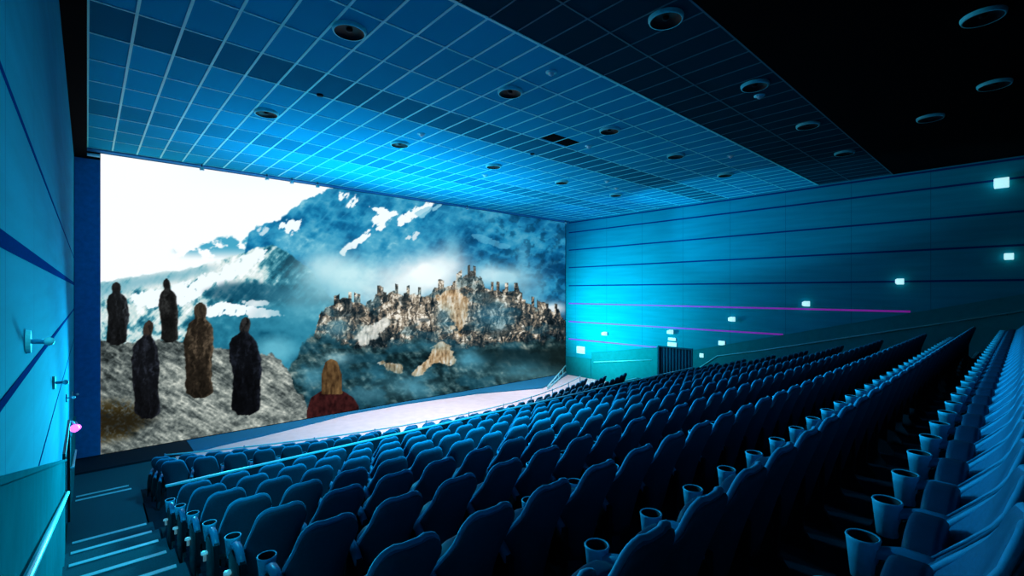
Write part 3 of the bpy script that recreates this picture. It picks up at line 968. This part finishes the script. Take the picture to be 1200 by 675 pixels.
def arm_bm(x):
    """arched arm pad with a standard curving down below it"""
    bm = bmesh.new()
    path = [(0.20, 0.585), (0.26, 0.640), (0.34, 0.672), (0.43, 0.672), (0.50, 0.650), (0.55, 0.618)]
    rings = []
    for k, (y, z) in enumerate(path):
        w, h = 0.036, 0.030
        rings.append([bm.verts.new((x + sx * w, y, z + sz * h)) for sx, sz in ((-1, -0.6), (-0.8, 0.7), (0, 1), (0.8, 0.7), (1, -0.6), (0, -1))])
    for a, c in zip(rings, rings[1:]):
        for k in range(6):
            bm.faces.new((a[k], a[(k + 1) % 6], c[(k + 1) % 6], c[k]))
    bm.faces.new(rings[0]); bm.faces.new(rings[-1][::-1])
    return bm


def std_bm(x):
    bm = bmesh.new()
    pts = [(0.17, 0.60), (0.30, 0.65), (0.46, 0.64), (0.53, 0.58), (0.47, 0.40), (0.40, 0.16), (0.46, 0.05), (0.46, 0.0), (0.10, 0.0), (0.10, 0.05), (0.18, 0.16), (0.17, 0.40)]
    prism(bm, pts, 'x', x - 0.022, x + 0.022)
    return bm


def cup_bm(x):
    bm = bmesh.new()
    n = 18
    R = [(0.036, 0.51), (0.050, 0.51), (0.068, 0.685), (0.072, 0.698), (0.068, 0.704), (0.060, 0.700), (0.054, 0.66), (0.048, 0.57)]
    rr = lathe(bm, R, n, x, 0.57, 0)
    bm.faces.new(rr[0]); f = bm.faces.new(rr[-1][::-1])
    bmesh.ops.recalc_face_normals(bm, faces=bm.faces)
    f.material_index = 1
    for fc in bm.faces:
        c = fc.calc_center_median()
        if fc is not f and c.z < 0.69 and (Vector((c.x - x, c.y - 0.57)).length < 0.062) and fc.normal.z > -0.9:
            nrm = Vector((fc.normal.x, fc.normal.y)); rad = Vector((c.x - x, c.y - 0.57))
            if nrm.dot(rad) < 0: fc.material_index = 1
    return bm


XA = -PITCH / 2
ME['armrest'] = mesh('armrest', arm_bm(XA), M['arm'], True)
ME['standard'] = mesh('standard', std_bm(XA), M['dark'])
ME['cup_holder'] = mesh('cup_holder', cup_bm(XA), [M['cup'], M['cupin']], True)
ME['armrest_r'] = mesh('armrest', arm_bm(-XA), M['arm'], True)
ME['standard_r'] = mesh('standard', std_bm(-XA), M['dark'])
ME['cup_holder_r'] = mesh('cup_holder', cup_bm(-XA), [M['cup'], M['cupin']], True)
bm = bmesh.new()
tube(bm, [(-0.255, 0.30, 0.40), (0.255, 0.30, 0.40)], 0.028, 8)
box(bm, -0.24, -0.20, 0.20, 0.40, 0.34, 0.42); box(bm, 0.20, 0.24, 0.20, 0.40, 0.34, 0.42)
ME['tilt_bar'] = mesh('tilt_bar', bm, M['dark'])
bm = bmesh.new(); prism(bm, [(0.14, 0.04), (0.48, 0.04), (0.53, 0.56), (0.46, 0.62), (0.20, 0.60), (0.13, 0.45)], 'x', XA - 0.046, XA - 0.0225)
ME['end_panel'] = bevel_mesh('end_panel', bm, M['dark'], 0.008, 1)
bm = bmesh.new(); lathe(bm, [(0.001, 0.04), (0.036, 0.036), (0.038, 0.015), (0.016, 0.008), (0.016, -0.06), (0.001, -0.06)], 12, XA - 0.07, 0.42, 0.42)
ME['aisle_light'] = mesh('aisle_light', bm, M['lampdim'], True)

SPOTS = []      # (row name, number, x, y, z, rotation, first, last)
for i in range(NROW):
    for k in range(NSEAT):
        SPOTS.append((i, k, X0 + PITCH * (k + 0.5), rowY(i), rowF(i), 0.0, k == 0, k == NSEAT - 1))
NF = 31
for r, (zf, yc, sag) in enumerate(((ZA, 11.0, 1.6), (ZB, 11.95, 1.8), (0.0, 12.88, 2.0))):
    x = 1.10
    for k in range(NF - 1):
        xc = x + PITCH / 2
        sl = 2 * sag * (xc - 10.2) / 8.8 ** 2
        x += PITCH / math.sqrt(1 + sl * sl) + 0.022
        xc = (xc + x - PITCH / 2 / math.sqrt(1 + sl * sl)) / 2
        SPOTS.append((NROW + r, k, xc, curve_y(xc, yc, sag), zf, math.atan(sl), k == 0, k == NF - 2))


def seen(sp):
    r, k, x, y, z, rz, _, _ = sp
    best = 0
    for dy, dz in ((0, 1.05), (0, 0.7), (0.57, 0.7), (0.57, 0.5), (0.2, 0.5)):
        for dx in (-0.26, 0.26):
            u, v, d = proj(x + dx, y + dy, z + dz)
            if d > 0.2 and 0 < u < 1200 and 0 < v < 675: best = max(best, 1 / d)
    return best


cand = [(seen(s_), s_) for s_ in SPOTS]
cand = sorted([c_ for c_ in cand if c_[0] > 0], key=lambda c_: -c_[0])
single, rest = [c_[1] for c_ in cand[:300]], [c_[1] for c_ in cand[300:]]


def where(r, k):
    n_ = ordn(k + 1)
    if r < NROW:
        j = NROW - r
        rn = 'first row' if j == 1 else ordn(j) + ' row'
        return f'blue folding cinema chair, {n_} from left aisle, {rn} behind the barrier rail'
    j = NROW + 3 - r
    rn = {1: 'curved front row', 2: 'second curved row', 3: 'third curved row'}[j]
    return f'blue folding cinema chair, {n_} from left aisle, {rn} before the screen'


def make_chair(sp):
    r, k, x, y, z, rz, first, last = sp
    t = thing('cinema_chair', where(r, k), 'chair', (x, y, z), 'raked rows of cinema chairs' if r < NROW else 'curved front block of cinema chairs', rz)
    br = obj('backrest', ME['backrest'], None, t)
    obj('rim_highlight', ME['rim_highlight'], None, br)
    obj('back_panel', ME['back_panel'], None, t)
    obj('seat_pan', ME['seat_pan'], None, t)
    obj('tilt_bar', ME['tilt_bar'], None, t)
    a = obj('armrest', ME['armrest'], None, t)
    obj('cup_holder', ME['cup_holder'], None, a)
    obj('standard', ME['standard'], None, t)
    if last:
        a = obj('armrest', ME['armrest_r'], None, t)
        obj('cup_holder', ME['cup_holder_r'], None, a)
        obj('standard', ME['standard_r'], None, t)
    if first:
        e = obj('end_panel', ME['end_panel'], None, t)
        obj('aisle_light', ME['aisle_light'], None, e)
    return t


for sp in single: make_chair(sp)
if rest:
    bm = bmesh.new()
    mats = [M['rim_highlight'], M['pan'], M['fabric'], M['shell'], M['arm'], M['dark'], M['cup'], M['cupin']]
    for sp in rest:
        r, k, x, y, z, rz, first, last = sp
        T = Matrix.Translation((x, y, z)) @ Matrix.Rotation(rz, 4, 'Z')
        ks = ['backrest', 'rim_highlight', 'back_panel', 'seat_pan', 'armrest', 'standard', 'cup_holder', 'tilt_bar'] + (['armrest_r', 'standard_r', 'cup_holder_r'] if last else [])
        for kk in ks:
            n0 = len(bm.verts); f0 = len(bm.faces)
            bm.from_mesh(ME[kk])
            bm.verts.ensure_lookup_table(); bm.faces.ensure_lookup_table()
            for v in bm.verts[n0:]: v.co = T @ v.co
            mi = [mats.index(mm) for mm in ME[kk].materials]
            for f in bm.faces[f0:]: f.material_index = mi[f.material_index]
    me = bpy.data.meshes.new('cinema_seats'); bm.to_mesh(me); bm.free()
    for mm in mats: me.materials.append(mm)
    for p in me.polygons: p.use_smooth = True
    o = bpy.data.objects.new('cinema_seating', me); C.objects.link(o)
    tag(o, 'mass of far blue cinema seats towards the right wall', 'seats', None, 'stuff')

# ------------------------------------------------------------------ rails
t = thing('barrier_rail', 'long straight barrier with pale top bar before the first raked row', 'barrier', (XT0 + 0.06, 10.2, rowF(8)))
ht = -3.40 + ZO - rowF(8)
Lr = XSE - XT0 - 0.16
b = bmesh.new(); box(b, 0, Lr, -0.035, 0.035, ht - 0.035, ht)
obj('top_bar', bevel_mesh('top_bar', b, M['rail'], 0.01, 2), None, t)
b = bmesh.new(); box(b, 0.02, Lr - 0.02, -0.012, 0.012, 0.05, ht - 0.05)
obj('panel', b, M['carpet'], t)
for k in range(10):
    b = bmesh.new(); x = 0.05 + (Lr - 0.1) * k / 9; box(b, x - 0.02, x + 0.02, 0.012, 0.045, 0.0, ht - 0.03)
    obj('post', b, M['dark'], t)

t = thing('front_guard_rail', 'thin curved guard rail on posts before the front row', 'rail', (10.2, 13.6, 0.0))
pts = []
for k in range(41):
    x = 1.55 + (18.9 - 1.55) * k / 40
    pts.append((x - 10.2, curve_y(x, 13.6, 2.05) - 13.6, 0.92))
b = bmesh.new(); tube(b, pts, 0.022, 8); obj('rail_bar', b, M['rail'], t, True)
for k in range(0, 41, 4):
    b = bmesh.new(); p = pts[k]; tube(b, [(p[0], p[1], 0.0), (p[0], p[1], 0.96)], 0.02, 8); obj('post', b, M['arm'], t, True)

t = thing('ramp_rail', 'short pale double rail at the right foot of the screen', 'rail', (18.5, 17.55, 0.0))
for nm, z0, z1 in (('rail_bar', 0.15, 0.62), ('kerb_bar', 0.02, 0.22)):
    b = bmesh.new(); tube(b, [(0, 0, z0), (4.0, 2.2, z1)], 0.04, 8); obj(nm, b, M['rail'], t, True)
for k in range(4):
    f = (k + 0.3) / 4
    b = bmesh.new(); tube(b, [(4.0 * f, 2.2 * f, 0.0), (4.0 * f, 2.2 * f, 0.15 + 0.47 * f)], 0.022, 8); obj('post', b, M['rail'], t, True)

# ------------------------------------------------------------------ wall fittings
def sconce(x, sgn, y, z, label, group):
    t = thing('surround_speaker', label, 'wall speaker', (x, y, z), group)
    b = bmesh.new()
    n = 20
    r0 = [b.verts.new((0, 0.05 * math.cos(2 * PI * k / n), 0.080 * math.sin(2 * PI * k / n))) for k in range(n)]
    r1 = [b.verts.new((-sgn * 0.025, 0.045 * math.cos(2 * PI * k / n), 0.074 * math.sin(2 * PI * k / n))) for k in range(n)]
    for k in range(n): b.faces.new((r0[k], r0[(k + 1) % n], r1[(k + 1) % n], r1[k]))
    b.faces.new(r0); b.faces.new(r1[::-1])
    obj('wall_plate', b, M['white'], t)
    b = bmesh.new(); tube(b, [(-sgn * 0.02, 0, 0), (-sgn * 0.10, 0.0, -0.005)], 0.016, 8)
    obj('bracket_arm', b, M['arm'], t, True)
    b = bmesh.new(); lathe(b, [(0.001, 0.03), (0.022, 0.02), (0.03, 0.0), (0.022, -0.02), (0.001, -0.03)], 12, -sgn * 0.11, 0, -0.005)
    obj('pivot_knob', b, M['white'], t, True)
    return t


for y, z, w in ((4.45, -0.33, 'nearest the camera'), (7.7, -1.07, 'second from the camera'), (12.3, -2.02, 'third from the camera, above the dark exit'), (17.2, -2.75, 'farthest, beside the screen drape')):
    sconce(XL, -1, y, z + ZO, f'small wall fitting with arm on left wall, {w}', 'fittings on the left wall')


def speaker(y, z, label, s=0.14):
    t = thing('wall_speaker', label, 'wall speaker', (XR, y, z), 'small speakers on the right wall')
    b = bmesh.new(); prism(b, [(-0.30, -s * 0.55), (-0.02, -s * 0.8), (-0.02, s * 0.8), (-0.30, s * 0.55)], 'y', -s * 0.8, s * 0.8)
    bm = b
    obj('cabinet', bevel_mesh('cabinet', bm, M['lamp'], 0.012, 1), None, t)  # cabinet carries the same glowing white as the signs
    c = bmesh.new(); box(c, -0.03, 0.0, -0.05, 0.05, -0.08, 0.08)
    obj('bracket', c, M['white'], t)


for y, z, w in ((16.86, -2.48, 'nearest the screen'), (12.64, -2.11, 'above the exit signs'), (9.47, -1.3, 'third from the screen'), (6.37, -0.51, 'fourth from the screen'), (3.27, 0.39, 'fifth from the screen, on the dark groove'),
                (0.45, 1.18, 'at the right edge of the view')):
    speaker(y, z + ZO, f'bright white speaker box on the right wall, {w}')
speaker(0.62, 3.66 + ZO, 'bright speaker box high up on the right wall near the camera', 0.22)


def sign(y, z, w_, h_, label, cat='sign', m='lamp'):
    t = thing('wall_sign', label, cat, (XR, y, z))
    b = bmesh.new(); box(b, -0.05, -0.006, -w_ / 2, w_ / 2, -h_ / 2, h_ / 2); obj('lit_face', bevel_mesh('lit_face', b, M[m], 0.008, 1), None, t)
    c = bmesh.new(); box(c, -0.03, 0.0, -w_ / 2 - 0.015, w_ / 2 + 0.015, -h_ / 2 - 0.015, h_ / 2 + 0.015); obj('sign_case', c, M['white'], t)


sign(12.6, -2.49 + ZO, 0.42, 0.14, 'upper lit white sign over the right exit')
sign(12.6, -2.76 + ZO, 0.50, 0.20, 'lower lit white sign just over the right exit')
sign(18.75, -3.62 + ZO, 0.62, 0.42, 'lit white square sign on the right wall beside the screen')
sign(10.0, -2.48 + ZO, 0.30, 0.20, 'small lit sign above the sloping dado right of the exit')
sign(11.0, -3.18 + ZO, 0.2, 0.2, 'tiny lit lens on the dado beside the dark curtain')
t = thing('wall_lamp', 'small purple lamp on a dark tube by the left exit', 'lamp', (XL, 14.0, -2.98 + ZO))
b = bmesh.new(); lathe(b, [(0.001, 0.09), (0.06, 0.06), (0.085, 0.0), (0.06, -0.06), (0.001, -0.09)], 14, 0.10, 0, 0); obj('lens', b, M['magenta'], t, True)
b = bmesh.new(); tube(b, [(0.0, 0, 0.16), (0.06, 0, 0.16), (0.10, 0, 0.08)], 0.02, 8); obj('arm', b, M['white'], t, True)
t = thing('wall_lamp', 'small purple lamp low on the left wall nearest the screen drape', 'lamp', (XL, 18.4, -3.9 + ZO))
b = bmesh.new(); lathe(b, [(0.001, 0.09), (0.06, 0.06), (0.085, 0.0), (0.06, -0.06), (0.001, -0.09)], 14, 0.10, 0, 0); obj('lens', b, M['magenta'], t, True)
b = bmesh.new(); tube(b, [(0.0, 0, 0.16), (0.06, 0, 0.16), (0.10, 0, 0.08)], 0.02, 8); obj('arm', b, M['white'], t, True)

# ------------------------------------------------------------------ light
W = bpy.data.worlds.new('world'); S.world = W; W.use_nodes = True
W.node_tree.nodes['Background'].inputs[0].default_value = (0.0, 0.02, 0.05, 1)
W.node_tree.nodes['Background'].inputs[1].default_value = 0.0


def spot(name, loc, target, energy, col, size, blend, radius=0.2):
    l = bpy.data.lights.new(name, 'SPOT'); l.energy = energy; l.color = col; l.spot_size = math.radians(size); l.spot_blend = blend; l.shadow_soft_size = radius
    o = bpy.data.objects.new(name, l); C.objects.link(o); o.location = loc
    o.rotation_euler = (Vector(target) - Vector(loc)).to_track_quat('-Z', 'Y').to_euler()
    return o


def area(name, loc, target, energy, col, sx, sy):
    l = bpy.data.lights.new(name, 'AREA'); l.shape = 'RECTANGLE'; l.size = sx; l.size_y = sy; l.energy = energy; l.color = col
    o = bpy.data.objects.new(name, l); C.objects.link(o); o.location = loc
    o.rotation_euler = (Vector(target) - Vector(loc)).to_track_quat('-Z', 'Y').to_euler()
    return o


area('screen_glow', (11.0, 19.3, ZO - 1.6), (11.0, 0, ZO - 1.6), 30, (0.04, 0.70, 1.0), 16, 4)  # unseen area lamp added to strengthen the screen's own light
for x, e in ((5.8, 1500), (9.8, 1800), (14.2, 700)):
    spot('ceiling_fill', (x, 16.6, ZC - 4.4), (x, 15.6, ZC), e, (0.015, 0.60, 1.0), 116, 1.0, 0.4)  # added unseen lamps that brighten the ceiling near the screen
spot('left_wall_fill', (3.4, 18.6, ZO - 2.8), (XL, 10.5, ZO - 2.0), 13000, (0.012, 0.66, 1.0), 40, 1.0, 0.5)  # added lamp, brightens the left wall from near the screen
spot('left_wall_fill', (1.5, 13.5, ZO - 2.6), (XL, 4.5, ZO - 1.2), 4200, (0.012, 0.68, 1.0), 32, 1.0, 0.2)  # second added lamp, for the nearer stretch of left wall
spot('right_wall_fill', (17.0, 18.4, ZO - 2.8), (XR, 16.2, ZO - 1.4), 4000, (0.015, 0.92, 1.0), 92, 1.0, 0.5)  # added lamp, brightens the right wall low beside the screen
spot('right_wall_fill', (15.5, 16.8, ZO + 0.5), (XR, 14.5, ZO + 2.2), 1200, (0.01, 0.50, 1.0), 110, 1.0, 0.5)  # added bluer lamp for the upper right wall
spot('apron_fill', (19.0, 15.0, ZC - 0.3), (20.0, 18.0, 0), 2200, (1.0, 0.92, 0.94), 60, 0.9, 0.3)  # added lamp, brightens the right corner of the front floor
spot('right_wall_beam', (17.0, 18.5, ZO - 2.0), (22.8, 6.1, ZO + 5.9), 3000, (0.02, 0.66, 1.0), 37, 0.4, 0.3)  # added lamp, its cone edge leaves a dark wedge on the wall
spot('seat_key', (1.2, 19.0, ZO + 2.8), (8.0, 6.0, ZO - 2.4), 12000, (0.015, 0.60, 1.0), 52, 1.0, 0.3)  # added unseen key that lights the seat rims
spot('seat_key', (1.6, 13.5, ZC - 0.4), (4.5, 2.5, ZO - 1.4), 2600, (0.015, 0.60, 1.0), 62, 1.0, 0.15)  # added key at ceiling height for the rims of nearer seats
spot('seat_key', (7.0, 14.5, ZC - 0.4), (10.0, 3.0, ZO - 1.4), 1500, (0.015, 0.60, 1.0), 66, 1.0, 0.15)  # added key for seat rims further right
spot('seat_back_fill', (6.0, 2.5, ZC - 0.3), (5.8, 9.6, ZO - 3.2), 5200, (0.015, 0.64, 1.0), 62, 1.0, 0.4)  # added unseen lamp that lifts the seat backs left of centre
spot('aisle_fill', (0.6, 0.4, ZC - 0.3), (0.50, 7.5, 1.6), 1300, (0.02, 0.72, 1.0), 25, 1.0, 0.1)  # added unseen lamp for the aisle steps and cup holders
spot('apron_fill', (11.5, 15.5, ZC - 0.3), (11.5, 17.4, 0), 4300, (1.0, 0.92, 0.94), 100, 0.9, 0.3)  # added lamp that makes the bright pool on the front floor

S.view_settings.view_transform = 'Standard'
S.view_settings.look = 'None'
S.view_settings.gamma = 1
S.view_settings.use_curve_mapping = False
S.view_settings.exposure = 0.0
S.cycles.use_denoising = True
S.cycles.max_bounces = 6
S.cycles.diffuse_bounces = 2
S.cycles.sample_clamp_indirect = 4
